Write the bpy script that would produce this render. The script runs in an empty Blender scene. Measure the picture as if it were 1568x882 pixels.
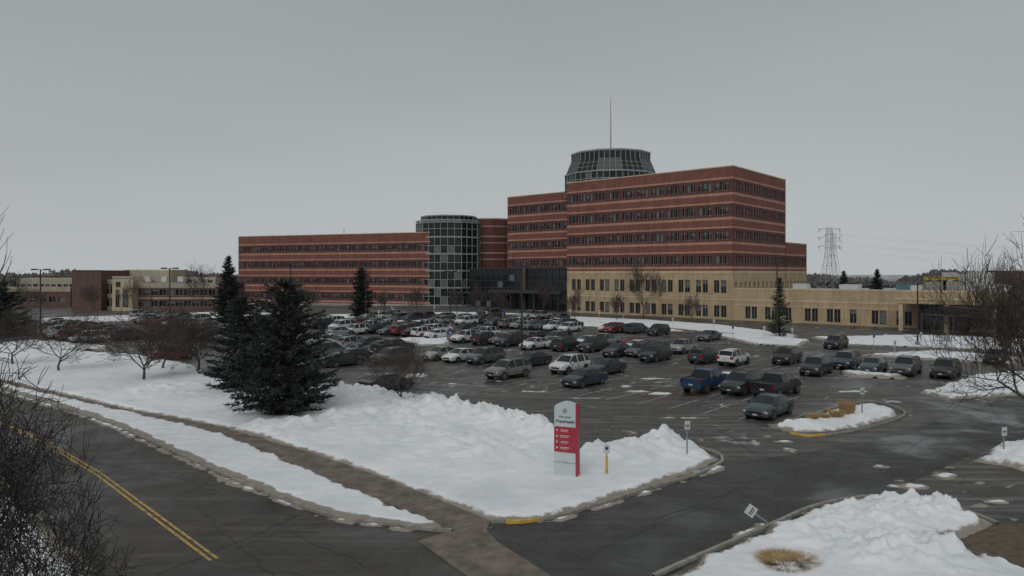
import bpy, math, random
import numpy as np
from mathutils import Vector, Matrix, noise
R=random.Random(7)
scene=bpy.context.scene
CAMH=11.0; F=1071.0; HZ=418.0
def S(px,py,z=0.0):
    """survey: photo measurement -> world ground position (metres)"""
    d=py-HZ
    return ((px-784)*CAMH/d, F*CAMH/d)
def Spoly(l): return [S(*p) for p in l]

# ------------------------------------------------ materials
def newmat(name):
    m=bpy.data.materials.new(name); m.use_nodes=True
    nt=m.node_tree; b=nt.nodes['Principled BSDF']
    return m,nt,b
def N(nt,t,**k):
    n=nt.nodes.new(t)
    for a,v in k.items(): setattr(n,a,v)
    return n
def noise_node(nt,scale,detail=4,rough=.55,coord='Object',dist=0,mscale=None,rotz=0):
    tc=N(nt,'ShaderNodeTexCoord'); n=N(nt,'ShaderNodeTexNoise')
    n.inputs['Scale'].default_value=scale; n.inputs['Detail'].default_value=detail
    n.inputs['Roughness'].default_value=rough; n.inputs['Distortion'].default_value=dist
    if mscale:
        mp=N(nt,'ShaderNodeMapping'); mp.inputs['Scale'].default_value=mscale; mp.inputs['Rotation'].default_value=(0,0,rotz)
        nt.links.new(tc.outputs[coord],mp.inputs[0]); nt.links.new(mp.outputs[0],n.inputs['Vector'])
    else: nt.links.new(tc.outputs[coord],n.inputs['Vector'])
    return n
def ramp(nt,src,p0,p1,c0=(0,0,0,1),c1=(1,1,1,1)):
    r=N(nt,'ShaderNodeValToRGB'); e=r.color_ramp.elements
    e[0].position=p0;e[1].position=p1;e[0].color=c0;e[1].color=c1
    nt.links.new(src,r.inputs[0]); return r
def mix(nt,fac,a,b,mode='MIX'):
    m=N(nt,'ShaderNodeMix',data_type='RGBA',blend_type=mode)
    for i,v in ((0,fac),(6,a),(7,b)):
        if isinstance(v,bpy.types.NodeSocket): nt.links.new(v,m.inputs[i])
        elif i==0: m.inputs[0].default_value=v
        else: m.inputs[i].default_value=(*v[:3],1)
    return m.outputs[2]
def bump(nt,b,src,strength=.3,dist=.05):
    bn=N(nt,'ShaderNodeBump'); bn.inputs['Strength'].default_value=strength; bn.inputs['Distance'].default_value=dist
    nt.links.new(src,bn.inputs['Height']); nt.links.new(bn.outputs[0],b.inputs['Normal'])
def pm(name,c,rough=.7,var=.25,scale=1.5,metal=0,bmp=0):
    m,nt,b=newmat(name)
    n=noise_node(nt,scale,5,.65)
    r=ramp(nt,n.outputs[0],.3,.7)
    lo=tuple(x*(1-var) for x in c); hi=tuple(min(1,x*(1+var)) for x in c)
    nt.links.new(mix(nt,r.outputs[0],lo,hi),b.inputs['Base Color'])
    b.inputs['Roughness'].default_value=rough; b.inputs['Metallic'].default_value=metal
    if bmp: bump(nt,b,n.outputs[0],bmp)
    return m
def brickmat(name,c):
    m,nt,b=newmat(name)
    n=noise_node(nt,.35,6,.7); n2=noise_node(nt,6,3,.7)
    n3=noise_node(nt,1.0,4,mscale=(1.2,1.2,.12))
    r=ramp(nt,n.outputs[0],.3,.7); r2=ramp(nt,n2.outputs[0],.3,.7); r3=ramp(nt,n3.outputs[0],.35,.7)
    c1=mix(nt,r.outputs[0],tuple(x*.8 for x in c),tuple(x*1.12 for x in c))
    c2=mix(nt,r2.outputs[0],(.85,.85,.85),(1.1,1.1,1.1)); c3=mix(nt,r3.outputs[0],(.82,.82,.82),(1.05,1.05,1.05))
    c4=mix(nt,1.0,c1,c2,'MULTIPLY'); c5=mix(nt,1.0,c4,c3,'MULTIPLY')
    nt.links.new(c5,b.inputs['Base Color']); b.inputs['Roughness'].default_value=.85
    return m
M={}
M['brick']=brickmat('red_brick',(.205,.078,.060))
M['brickd']=brickmat('dark_brick',(.115,.046,.040))
M['salmon']=brickmat('salmon_brick',(.44,.225,.165))
M['tan']=brickmat('tan_stone',(.45,.335,.205))
M['tanl']=brickmat('light_stone',(.54,.44,.31))
M['brown']=brickmat('brown_brick',(.13,.075,.062))
M['beige']=brickmat('beige_panel',(.40,.35,.27))
M['white']=pm('white_paint',(.7,.7,.7),.5,.08)
M['offwhite']=pm('weathered_white',(.5,.51,.5),.6,.12)
M['teal']=pm('teal_panel',(.08,.22,.23),.4,.1)
M['mull']=pm('aluminium_mullion',(.24,.265,.26),.5,.1)
M['metald']=pm('dark_metal',(.045,.047,.05),.5,.15,metal=.3)
M['pole']=pm('bronze_pole',(.022,.021,.021),.6,.15)
M['steel']=pm('galvanised_steel',(.3,.31,.32),.5,.15,metal=.5)
M['roof']=pm('roof_membrane',(.35,.35,.35),.9,.2)
M['concrete']=pm('kerb_concrete',(.25,.235,.205),.9,.35,2.5,bmp=.2)
M['yellow']=pm('yellow_paint',(.50,.33,.07),.7,.3,4)
M['red']=pm('red_panel',(.34,.03,.05),.45,.06)
M['blue']=pm('blue_panel',(.03,.12,.35),.5,.1)
M['bark']=pm('bark',(.036,.031,.029),.9,.35,8)
M['barkl']=pm('bark_grey',(.075,.058,.05),.9,.35,8)
M['drygrass']=pm('dry_grass',(.36,.25,.12),.95,.3,6)
M['mud']=pm('brown_turf',(.10,.075,.05),.95,.45,3,bmp=.4)
M['seal']=pm('crack_sealant',(.018,.018,.018),.5,.2)
def glassmat(name,c,rough=.12,ior=1.45):
    m,nt,b=newmat(name)
    n=noise_node(nt,.25,2); r=ramp(nt,n.outputs[0],.35,.65)
    nt.links.new(mix(nt,r.outputs[0],c,tuple(x*2 for x in c)),b.inputs['Base Color'])
    b.inputs['Roughness'].default_value=rough; b.inputs['IOR'].default_value=ior
    return m
M['glass']=glassmat('window_glass',(.010,.012,.015))
M['glassg']=glassmat('atrium_glass',(.009,.014,.014),.12,1.38)
M['blind']=pm('window_blind',(.11,.12,.12),.5,.2)
# ground materials
def asphalt(name,base,wet,slush=.66,streak=0,wrough=.3):
    m,nt,b=newmat(name)
    n1=noise_node(nt,.12,8,.68,dist=.4); n2=noise_node(nt,.6,8,.72); n3=noise_node(nt,14,3,.7); n4=noise_node(nt,.32,9,.75,dist=1.0)
    ns=noise_node(nt,1.0,7,.7,mscale=(.09,1.3,1),rotz=-math.radians(48.6))   # tyre-drag streaks along the stalls
    r1=ramp(nt,n1.outputs[0],.40,.60); r2=ramp(nt,n2.outputs[0],.35,.7); r3=ramp(nt,n3.outputs[0],.3,.7)
    c=mix(nt,r1.outputs[0],wet,base)
    c=mix(nt,r2.outputs[0],mix(nt,1.0,c,(.66,.66,.66),'MULTIPLY'),mix(nt,1.0,c,(1.32,1.29,1.24),'MULTIPLY'))
    c=mix(nt,1.0,c,mix(nt,r3.outputs[0],(.82,.82,.82),(1.18,1.18,1.18)),'MULTIPLY')
    if streak:
        rs=ramp(nt,ns.outputs[0],.50,.70,(0,0,0,1),(streak,streak,streak,1)); c=mix(nt,rs.outputs[0],c,(.25,.245,.235))
    tc=N(nt,'ShaderNodeTexCoord'); v=N(nt,'ShaderNodeTexVoronoi',feature='DISTANCE_TO_EDGE'); v.inputs['Scale'].default_value=.14
    w=N(nt,'ShaderNodeVectorMath',operation='ADD'); nn=noise_node(nt,.5,4); nt.links.new(tc.outputs['Object'],w.inputs[0])
    sc=N(nt,'ShaderNodeVectorMath',operation='SCALE'); sc.inputs['Scale'].default_value=2.0
    nt.links.new(nn.outputs['Color'],sc.inputs[0]); nt.links.new(sc.outputs[0],w.inputs[1])
    nt.links.new(w.outputs[0],v.inputs['Vector'])
    rc=ramp(nt,v.outputs['Distance'],.003,.008,(1,1,1,1),(0,0,0,1))
    c=mix(nt,rc.outputs[0],c,tuple(x*.45 for x in base))
    rs=ramp(nt,n4.outputs[0],slush,slush+.05)
    c=mix(nt,rs.outputs[0],c,(.42,.42,.42))
    nt.links.new(c,b.inputs['Base Color'])
    rr=ramp(nt,n1.outputs[0],.40,.60,(wrough,wrough,wrough,1),(.8,.8,.8,1)); nt.links.new(rr.outputs[0],b.inputs['Roughness'])
    bump(nt,b,n3.outputs[0],.25,.01)
    return m
M['lot']=asphalt('lot_asphalt',(.078,.070,.061),(.043,.040,.036),.59,.62)
M['street']=asphalt('street_asphalt',(.064,.054,.045),(.035,.031,.027),.66,.2)
M['drive']=asphalt('drive_asphalt',(.044,.042,.040),(.020,.020,.022),.68,.12,.22)
M['walk']=pm('sidewalk_concrete',(.15,.122,.098),.85,.45,1.2,bmp=.2)
def linemat(name,c,wear):
    m,nt,b=newmat(name)
    n=noise_node(nt,3,6,.75); r=ramp(nt,n.outputs[0],wear,wear+.12)
    nt.links.new(mix(nt,r.outputs[0],c,(.08,.075,.07)),b.inputs['Base Color']); b.inputs['Roughness'].default_value=.8
    return m
M['line']=linemat('worn_white_line',(.36,.355,.34),.50)
M['yline']=linemat('worn_yellow_line',(.46,.30,.08),.50)
def snowmat():
    m,nt,b=newmat('snow')
    at=N(nt,'ShaderNodeAttribute',attribute_name='dirt')
    n=noise_node(nt,1.3,8,.7); n2=noise_node(nt,.25,6,.65); n3=noise_node(nt,5,7,.72); n5=noise_node(nt,3.2,8,.8); n6=noise_node(nt,.55,7,.7)
    ad=N(nt,'ShaderNodeMath',operation='ADD'); nt.links.new(at.outputs['Fac'],ad.inputs[0]); nt.links.new(n.outputs[0],ad.inputs[1])
    r=ramp(nt,ad.outputs[0],.80,1.42)
    r2=ramp(nt,n2.outputs[0],.35,.65); r5=ramp(nt,n5.outputs[0],.60,.78,(0,0,0,1),(.5,.5,.5,1)); r6=ramp(nt,n6.outputs[0],.55,.72,(0,0,0,1),(.35,.35,.35,1))
    c=mix(nt,r2.outputs[0],(.67,.695,.735),(.81,.825,.84))
    c=mix(nt,r6.outputs[0],c,(.52,.51,.50))
    c=mix(nt,r5.outputs[0],c,(.48,.46,.43))
    c=mix(nt,r.outputs[0],c,(.27,.235,.195))
    nt.links.new(c,b.inputs['Base Color']); b.inputs['Roughness'].default_value=.75
    bump(nt,b,n3.outputs[0],.55,.10)
    return m
M['snow']=snowmat()
def gmat():
    m,nt,b=newmat('winter_field')
    n=noise_node(nt,.02,8,.6); r=ramp(nt,n.outputs[0],.42,.56)
    nt.links.new(mix(nt,r.outputs[0],(.10,.085,.065),(.55,.56,.58)),b.inputs['Base Color']); b.inputs['Roughness'].default_value=.95
    return m
M['field']=gmat()
def folmat(name,c):
    m,nt,b=newmat(name)
    n=noise_node(nt,1.3,4,.6); r=ramp(nt,n.outputs[0],.38,.66)
    n2=noise_node(nt,14,2); r2=ramp(nt,n2.outputs[0],.3,.7)
    a=mix(nt,r.outputs[0],tuple(x*.45 for x in c),tuple(x*1.7 for x in c))
    a=mix(nt,1.0,a,mix(nt,r2.outputs[0],(.65,.65,.65),(1.4,1.4,1.35)),'MULTIPLY')
    nt.links.new(a,b.inputs['Base Color']); b.inputs['Roughness'].default_value=.8
    return m
M['needle']=folmat('spruce_needles',(.026,.034,.029))
M['needle2']=folmat('pine_needles',(.04,.052,.036))
def carpaint():
    m,nt,b=newmat('car_paint')
    oi=N(nt,'ShaderNodeObjectInfo')
    tc=N(nt,'ShaderNodeTexCoord'); sp=N(nt,'ShaderNodeSeparateXYZ'); nt.links.new(tc.outputs['Object'],sp.inputs[0])
    r=ramp(nt,sp.outputs[2],.25,.75,(.7,.7,.7,1),(0,0,0,1))
    n=noise_node(nt,3,5,.7); mm=N(nt,'ShaderNodeMath',operation='MULTIPLY'); nt.links.new(r.outputs[0],mm.inputs[0]); nt.links.new(n.outputs[0],mm.inputs[1])
    nt.links.new(mix(nt,mm.outputs[0],oi.outputs['Color'],(.17,.155,.14)),b.inputs['Base Color'])
    b.inputs['Roughness'].default_value=.38; b.inputs['Coat Weight'].default_value=.35; b.inputs['Metallic'].default_value=.1
    b.inputs['Coat Roughness'].default_value=.15
    return m
M['paint']=carpaint()
M['cglass']=glassmat('car_glass',(.008,.010,.012),.08)
M['tyre']=pm('tyre_rubber',(.02,.02,.02),.85,.2)
M['rim']=pm('alloy_rim',(.22,.22,.23),.4,.1,metal=.7)
M['lamp']=pm('headlamp',(.45,.47,.5),.15,.05)
M['tail']=pm('tail_lamp',(.3,.01,.01),.2,.05)
M['chrome']=pm('chrome_trim',(.4,.4,.4),.25,.05,metal=.9)
M['black']=pm('black_plastic',(.015,.015,.016),.5,.1)
M['treeline']=pm('distant_trees',(.13,.122,.118),.95,.35,.05)
M['sgn']=pm('sign_face',(.50,.54,.56),.5,.07)

# ------------------------------------------------ mesh builder
class MB:
    def __init__(s): s.v=[];s.f=[];s.m=[];s.mats=[]
    def mi(s,k):
        if k not in s.mats: s.mats.append(k)
        return s.mats.index(k)
    def add(s,vs,fs,mat):
        o=len(s.v); s.v+= [tuple(v) for v in vs]; i=s.mi(mat)
        for f in fs: s.f.append(tuple(o+j for j in f)); s.m.append(i)
    def prism(s,poly,z0,z1,mat,top=None,bottom=True):
        n=len(poly)
        vs=[(x,y,z0) for x,y in poly]+[(x,y,z1) for x,y in poly]
        s.add(vs,[(i,(i+1)%n,n+(i+1)%n,n+i) for i in range(n)],mat)
        s.add([(x,y,z1) for x,y in poly],[tuple(range(n))],top or mat)
        if bottom: s.add([(x,y,z0) for x,y in poly],[tuple(reversed(range(n)))],mat)
    def box(s,c,d,mat,rot=0):
        x,y,z=c; a,b,h=d[0]/2,d[1]/2,d[2]/2; cr,sr=math.cos(rot),math.sin(rot)
        vs=[]
        for dz in(-h,h):
            for dx,dy in((-a,-b),(a,-b),(a,b),(-a,b)):
                vs.append((x+dx*cr-dy*sr,y+dx*sr+dy*cr,z+dz))
        s.add(vs,[(3,2,1,0),(4,5,6,7),(0,1,5,4),(1,2,6,5),(2,3,7,6),(3,0,4,7)],mat)
    def tube(s,pts,rads,n,mat,cap=True):
        pts=[Vector(p) for p in pts]; o=len(s.v); i=s.mi(mat)
        for k,p in enumerate(pts):
            d=(pts[min(k+1,len(pts)-1)]-pts[max(k-1,0)])
            if d.length<1e-9: d=Vector((0,0,1))
            d.normalize(); a=d.cross(Vector((.31,.95,.05)) if abs(d.y)<.9 else Vector((1,0,0))).normalized(); b=d.cross(a)
            for j in range(n):
                t=2*math.pi*j/n; q=p+(a*math.cos(t)+b*math.sin(t))*rads[k]; s.v.append(tuple(q))
        for k in range(len(pts)-1):
            for j in range(n):
                j2=(j+1)%n
                s.f.append((o+k*n+j,o+k*n+j2,o+(k+1)*n+j2,o+(k+1)*n+j)); s.m.append(i)
        if cap and n>3:
            s.f.append(tuple(o+j for j in reversed(range(n)))); s.m.append(i)
            e=o+(len(pts)-1)*n; s.f.append(tuple(e+j for j in range(n))); s.m.append(i)
    def mesh(s,name,base=(0,0,0),smooth=None):
        me=bpy.data.meshes.new(name)
        bx,by,bz=base
        me.from_pydata([(x-bx,y-by,z-bz) for x,y,z in s.v],[],s.f)
        for k in s.mats: me.materials.append(M[k])
        me.polygons.foreach_set('material_index',s.m)
        if smooth is not None:
            me.polygons.foreach_set('use_smooth',[True]*len(s.f))
            try: me.set_sharp_from_angle(angle=math.radians(smooth))
            except Exception: pass
        me.update(); return me
    def obj(s,name,base=(0,0,0),smooth=None,parent=None):
        o=bpy.data.objects.new(name,s.mesh(name,base,smooth)); scene.collection.objects.link(o)
        if parent is None: o.location=base
        else: o.parent=parent
        return o
def group(name,base,parts):
    e=bpy.data.objects.new(name,None); e.location=base; e.empty_display_size=1; scene.collection.objects.link(e)
    for k,mb in parts.items():
        if mb.f: mb.obj(k,base,parent=e)
    return e

# ------------------------------------------------ ground
g=MB(); g.add([(-2500,-300,-.03),(2500,-300,-.03),(2500,4000,-.03),(-2500,4000,-.03)],[(0,1,2,3)],'field'); g.obj('ground')
def sheet(name,poly,z,mat):
    b=MB(); b.add([(x,y,z) for x,y in poly],[tuple(range(len(poly)))],mat); return b.obj(name)
sheet('parking_lot_pavement',[(-190,12),(150,12),(150,235),(-190,235)],-.004,'lot')
sheet('street_road',Spoly([(-700,960),(150,960),(560,960),(700,840),(735,822),(690,812),(600,803),(500,788),(370,738),(290,702),(180,652),(130,634),(0,594),(-250,545),(-500,560),(-500,640),(-300,680),(-60,740)]),.000,'street')
sheet('driveway_road',Spoly([(720,826),(755,806),(850,795),(1000,752),(1105,712),(1250,690),(1400,655),(1568,600),(1750,570),(1750,640),(1568,668),(1480,700),(1350,758),(1250,777),(1080,850),(940,930),(850,930)]),.004,'drive')
walk=Spoly([(690,814),(560,757),(450,714),(380,684),(330,666),(200,634),(100,612),(0,588),(0,580),(100,603),(200,622),(330,651),(400,670),(525,710),(640,753),(752,799),(745,812),(760,830),(870,900),(740,900),(640,830)])
w=MB(); w.prism(walk,-.02,.05,'walk'); w.obj('sidewalk')
w=MB()
for t in range(26):
    q0=Vector(S(752,799)).lerp(Vector(S(400,670)),t/25); q1=Vector(S(690,814)).lerp(Vector(S(380,684)),t/25)
    d=(q1-q0).normalized(); n_=Vector((-d.y,d.x))*.012
    w.add([(*(q0-n_),.054),(*(q1-n_),.054),(*(q1+n_),.054),(*(q0+n_),.054)],[(0,1,2,3)],'seal')
w.obj('sidewalk_joints')
def lineobj(a,b,wd,z,mat,m):
    ax,ay=a;bx,by=b; dx,dy=bx-ax,by-ay; L=math.hypot(dx,dy); nx,ny=-dy/L*wd/2,dx/L*wd/2
    m.add([(ax-nx,ay-ny,z),(bx-nx,by-ny,z),(bx+nx,by+ny,z),(ax+nx,ay+ny,z)],[(0,1,2,3)],mat)
a=S(328,857); b=S(150,725); e=S(60,672); f2=S(-60,625)
m=MB()
for off in(-.13,.13):
    pts=[a,b,e,f2]
    for i in range(3):
        p,q=pts[i],pts[i+1]; lineobj((p[0]+off*.7,p[1]+off*.7),(q[0]+off*.7,q[1]+off*.7),.13,.008,'yline',m)
m.obj('yellow_centre_line')
m=MB(); rg=random.Random(31)
for (p0,p1) in ((( 240,880),(470,790)),((120,700),(330,745)),((420,882),(300,770)),((560,870),(420,800)),((880,860),(1150,745)),((1000,800),(1240,700)),((820,830),(900,800)),((1250,745),(1450,660)),((180,800),(90,730)),((1100,660),(1170,700)),((900,640),(1080,660))):
    A=Vector(S(*p0));B=Vector(S(*p1)); d=B-A; n_=Vector((-d.y,d.x)).normalized(); k=max(6,int(d.length/.6)); o=0; prev=A
    for i in range(1,k+1):
        o+=rg.gauss(0,.09); o*=.93; q=A+d*i/k+n_*o
        lineobj(tuple(prev),tuple(q),.035,.0095,'seal',m); prev=q
m.obj('sealed_cracks')
U=Vector((-.750,.6615)); V=Vector((.6615,.750))
def PQ(p,q): return (q*V.x+p*U.x, q*V.y+p*U.y)
m=MB()
for q,p0,p1 in ((53.5,19,75),(61,22,130),(80.2,22,140),(86.5,20,140),(105,30,150),(111,40,150),(45,52,62)):
    p=p0
    while p<p1:
        lineobj(PQ(p,q-2.7),PQ(p,q+2.7),.12,.004,'line',m); p+=3.0
m.obj('parking_stall_lines')
def kerb(name,pts,mat='concrete',wd=.18,h=.13):
    m=MB()
    P=[Vector(p) for p in pts]
    Q=[]
    for i in range(len(P)-1):
        p0=P[max(i-1,0)];p1=P[i];p2=P[i+1];p3=P[min(i+2,len(P)-1)]
        for k in range(6):
            t=k/6; Q.append(.5*((2*p1)+(p2-p0)*t+(2*p0-5*p1+4*p2-p3)*t*t+(3*p1-p0-3*p2+p3)*t**3))
    Q.append(P[-1])
    vs=[];
    for i,p in enumerate(Q):
        d=(Q[min(i+1,len(Q)-1)]-Q[max(i-1,0)]).normalized(); n=Vector((-d.y,d.x))*wd/2
        for z,s in((-.02,-1),(h,-1),(h,1),(-.02,1)): vs.append((p.x+n.x*s,p.y+n.y*s,z))
    fs=[]
    for i in range(len(Q)-1):
        for j in range(3): fs.append((i*4+j,i*4+j+1,i*4+j+5,i*4+j+4))
    m.add(vs,fs,mat); m.obj(name)
kerb('kerb',Spoly([(752,800),(800,799),(850,793),(930,770),(1000,747),(1060,730),(1100,712),(1106,703),(1095,694),(1050,682),(1000,678),(950,682),(890,692)]))
kerb('kerb',Spoly([(692,815),(640,810),(600,804),(500,789),(370,739),(290,703),(180,653),(130,635),(0,595)]),wd=.22)
kerb('kerb',Spoly([(1000,885),(1080,849),(1180,806),(1250,776),(1330,762),(1400,765),(1480,785),(1528,804)]))
kerb('kerb',Spoly([(1178,654),(1210,648),(1240,640),(1270,627),(1330,615),(1375,626),(1383,638),(1335,654),(1280,665),(1230,667),(1178,654)]))
kerb('yellow_kerb',Spoly([(775,801),(800,800.5),(825,797.5)]),'yellow',.2,.135)
kerb('yellow_kerb',Spoly([(1210,664),(1235,668.5),(1262,667)]),'yellow',.2,.135)

# ------------------------------------------------ snow patches
def sdist(poly,X,Y):
    P=np.array(poly); n=len(P); d=np.full(X.shape,1e9); ins=np.zeros(X.shape,bool)
    for i in range(n):
        ax,ay=P[i];bx,by=P[(i+1)%n]; dx,dy=bx-ax,by-ay; L=dx*dx+dy*dy+1e-12
        t=np.clip(((X-ax)*dx+(Y-ay)*dy)/L,0,1); d=np.minimum(d,np.hypot(X-ax-t*dx,Y-ay-t*dy))
        c=((ay>Y)!=(by>Y)); xx=ax+(Y-ay)*dx/(dy if abs(dy)>1e-9 else 1e-9); ins^= c&(X<xx)
    return np.where(ins,d,-d)
def snow(poly,H=.22,wdt=.8,res=.3,piles=(),edge=.35,lump=.5,name='snow_bank',dirt=1.0,rough=.05,dw=None):
    P=np.array(poly); x0,y0=P.min(0)-.6; x1,y1=P.max(0)+.6
    nx=int((x1-x0)/res)+2; ny=int((y1-y0)/res)+2
    X,Y=np.meshgrid(x0+np.arange(nx)*res,y0+np.arange(ny)*res)
    D=sdist(poly,X,Y); nz=np.zeros(X.shape); n2=np.zeros(X.shape);n3=np.zeros(X.shape)
    idx=np.argwhere(D>-.7-edge)
    for j,i in idx:
        x,y=X[j,i],Y[j,i]
        nz[j,i]=noise.fractal((x*.45,y*.45,3.1),1.0,2.0,4)
        n2[j,i]=noise.fractal((x*1.3,y*1.3,9.1),.7,2.0,4)
        n3[j,i]=noise.noise((x*.15,y*.15,1.7))
    D2=D+(nz+.5*n2)*edge
    t=np.clip(D2/wdt,0,1); sm=t*t*(3-2*t)
    hh=H*(1+.35*n3)+rough*n2+.04*nz
    for (cx,cy,r,h) in piles:
        gg=np.exp(-((X-cx)**2+(Y-cy)**2)/(r*r)); hh=hh+gg*h*(1+lump*n2+.35*nz)
    z=np.maximum(hh,.02)*sm-.03*(1-sm)-.02*(D2<0)
    keep=(D2>-.25)
    ids=-np.ones(X.shape,int); kk=np.argwhere(keep); ids[keep]=np.arange(len(kk))
    vs=np.stack([X[keep],Y[keep],z[keep]],1)
    a=ids[:-1,:-1];b=ids[:-1,1:];c=ids[1:,1:];d=ids[1:,:-1]
    ok=(a>=0)&(b>=0)&(c>=0)&(d>=0)
    fs=np.stack([a[ok],b[ok],c[ok],d[ok]],1)
    me=bpy.data.meshes.new(name); me.from_pydata(vs.tolist(),[],fs.tolist()); me.materials.append(M['snow'])
    at=me.attributes.new('dirt','FLOAT','POINT'); dv=np.clip(1-D2[keep]/(dw or (1.3*wdt+.2)),0,1)*dirt
    at.data.foreach_set('value',dv.astype(np.float32))
    me.polygons.foreach_set('use_smooth',[True]*len(fs)); me.update()
    o=bpy.data.objects.new(name,me); scene.collection.objects.link(o); return o
S1=Spoly([(757,801),(640,757),(525,714),(400,674),(330,655),(180,626),(100,607),(0,583),(-200,540),(-200,510),(0,528),(60,533),(220,545),(300,560),(330,580),(420,592),(500,594),(545,594),(640,611),(700,622),(760,635),(850,657),(885,692),(940,680),(1000,676),(1060,684),(1103,703),(1080,717),(1000,746),(900,779),(830,799)])
pl=[]
rr=random.Random(3)
for (x,y,r,h) in [(520,606,2.6,.40),(560,610,2.2,.45),(600,620,2.4,.5),(645,627,2.2,.6),(690,636,1.8,.7),(735,644,1.7,.9),(780,654,1.6,.85),(820,666,1.4,.95),(845,678,1.2,.7),(480,614,3,.3),(540,640,4,.3),(700,680,4,.3),(990,688,2.2,.4),(1040,690,1.6,.35),(940,700,2,.3),(760,700,3,.25),(250,600,4,.3),(620,650,4,.3),(430,660,3,.3)]:
    X,Y=S(x,y); pl.append((X,Y,r,h))
    for k in range(4): pl.append((X+rr.uniform(-2,2),Y+rr.uniform(-1.5,1.5),rr.uniform(.4,.8),rr.uniform(.06,.25)))
snow(S1,.22,.8,.2,pl,.22,.55,rough=.04,dw=.75)
snow(Spoly([(690,809),(600,771),(560,754),(450,710),(380,680),(330,662),(200,631),(100,609),(0,585),(0,594),(130,633),(180,652),(290,702),(370,737),(500,788),(600,805),(640,810)]),.15,.45,.13,[],.24,name='snow_verge',dirt=1.15,dw=.55)
def gutter(px,off,w_,dirt=1.4,seed=1):
    P=[Vector(S(*p)) for p in px]; A=[];B=[]
    for i,p in enumerate(P):
        d=(P[min(i+1,len(P)-1)]-P[max(i-1,0)]).normalized(); n_=Vector((-d.y,d.x))
        A.append(tuple(p+n_*off)); B.append(tuple(p+n_*(off+w_)))
    snow(A+B[::-1],.05,.3,.13,[],.36,name='gutter_slush',dirt=dirt,rough=.03)
gutter([(640,810),(600,804),(500,789),(370,739),(290,703),(180,653),(130,635),(0,595)],.0,.6,.95)
gutter([(800,799),(850,793),(930,770),(1000,747),(1060,730),(1100,712)],-.55,.5,1.0)
gutter([(1080,849),(1180,806),(1250,776),(1330,762)],-.1,.5,1.0)
pl=[(*S(1330,790),2,.35),(*S(1400,780),1.5,.45),(*S(1420,850),1.6,.4),(*S(1250,820),2.0,.3),(*S(1350,860),1.0,.3),(*S(1460,790),1,.3)]
for k in range(22): pl.append((*S(rr.uniform(1300,1480),rr.uniform(815,880)),rr.uniform(.2,.45),rr.uniform(.08,.2)))
snow(Spoly([(980,902),(1080,852),(1180,810),(1250,780),(1330,766),(1400,768),(1480,788),(1524,803),(1455,834),(1480,850),(1568,866),(1700,900),(1900,1100),(900,1100)]),.2,.6,.10,pl,.3,.75,dirt=.9,dw=.8)
sheet('brown_turf_patch',Spoly([(1455,830),(1528,803),(1640,800),(1700,900),(1568,868),(1480,852)]),.012,'mud')
snow(Spoly([(1182,652),(1240,642),(1270,629),(1330,618),(1370,628),(1376,637),(1330,651),(1280,661),(1230,664)]),.22,.5,.13,[(*S(1300,640),1.2,.2),(*S(1220,652),.9,.2),(*S(1350,634),1,.15)],.2,.8,dirt=.6)
snow(Spoly([(1487,706),(1520,692),(1568,670),(1700,640),(1700,740),(1568,722)]),.3,.7,.2,[(*S(1560,700),2,.4)],.4,dirt=.7)
snow(Spoly([(1410,602),(1450,590),(1500,577),(1568,570),(1750,560),(1750,610),(1568,606),(1450,613)]),.3,.7,.25,[(*S(1540,590),3,.5),(*S(1590,590),3,.6),(*S(1470,598),1.5,.3)],.4,dirt=.7)
snow(Spoly([(0,715),(60,785),(125,845),(150,882),(190,1000),(-600,1000),(-600,690),(-200,660)]),.2,.8,.25,[],.4,dirt=1.1)
for poly,h in (([(1285,571),(1320,569),(1390,577),(1380,582),(1300,577)],.3),
    ([(1240,516),(1400,513),(1568,519),(1700,522),(1700,540),(1568,540),(1420,533),(1280,528)],.2),
    ([(860,484),(1000,490),(1110,498),(1225,513),(1222,520),(1100,510),(1000,501),(870,491)],.15),
    ([(1085,512),(1160,512),(1245,522),(1225,532),(1150,528)],.25),
    ([(680,486),(860,490),(1000,500),(1070,509),(1000,507),(860,498),(690,493)],.15),
    ([(500,482),(700,478),(840,481),(700,483),(520,488)],.15),
    ([(560,488),(680,490),(640,495),(570,494)],.2),
    ([(600,520),(700,510),(690,528),(640,530)],.2),
    ([(505,535),(560,530),(600,540),(560,545),(510,558)],.4),
    ([(60,488),(340,478),(440,480),(350,487),(200,492),(70,497)],.2),
    ([(0,526),(60,522),(180,531),(170,537),(0,537)],.3),
    ([(1430,500),(1700,508),(1700,514),(1430,508)],.2),
    ([(1320,545),(1420,538),(1568,548),(1560,560),(1430,552)],.3)):
    snow(Spoly(poly),h,1.0,.5,[],.6,dirt=.9)
for cx,cy,a_,b_ in ((1195,676,20,4),(1203,688,14,4),(1175,668,10,3),(1450,728,22,6),(1400,745,28,5),(1530,768,30,5),(1480,752,18,3),(1110,572,30,3),(1010,603,22,3),(960,592,15,2.5),(640,575,20,4),(1500,740,12,3),(1555,795,18,5),(430,742,26,5),(980,600,26,1.6),(1000,580,30,1.5),(700,588,20,1.5),(1060,640,26,2),(1300,600,30,2),(1350,715,14,2),(1380,745,30,3),(1390,735,20,3),(1440,760,26,3),(1500,775,20,4),(1330,750,20,2),(1545,745,16,3),(880,610,30,1.5),(820,600,24,1.5),(1020,640,24,1.5),(1110,600,10,4)):
    pts=[(cx+a_*math.cos(t)*rr.uniform(.6,1.2),cy+b_*math.sin(t)*rr.uniform(.6,1.2)) for t in np.linspace(0,2*math.pi,9)[:-1]]
    snow(Spoly(pts),.04,.3,.12,[],.3,name='slush_patch',dirt=.9,rough=.02)

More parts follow.
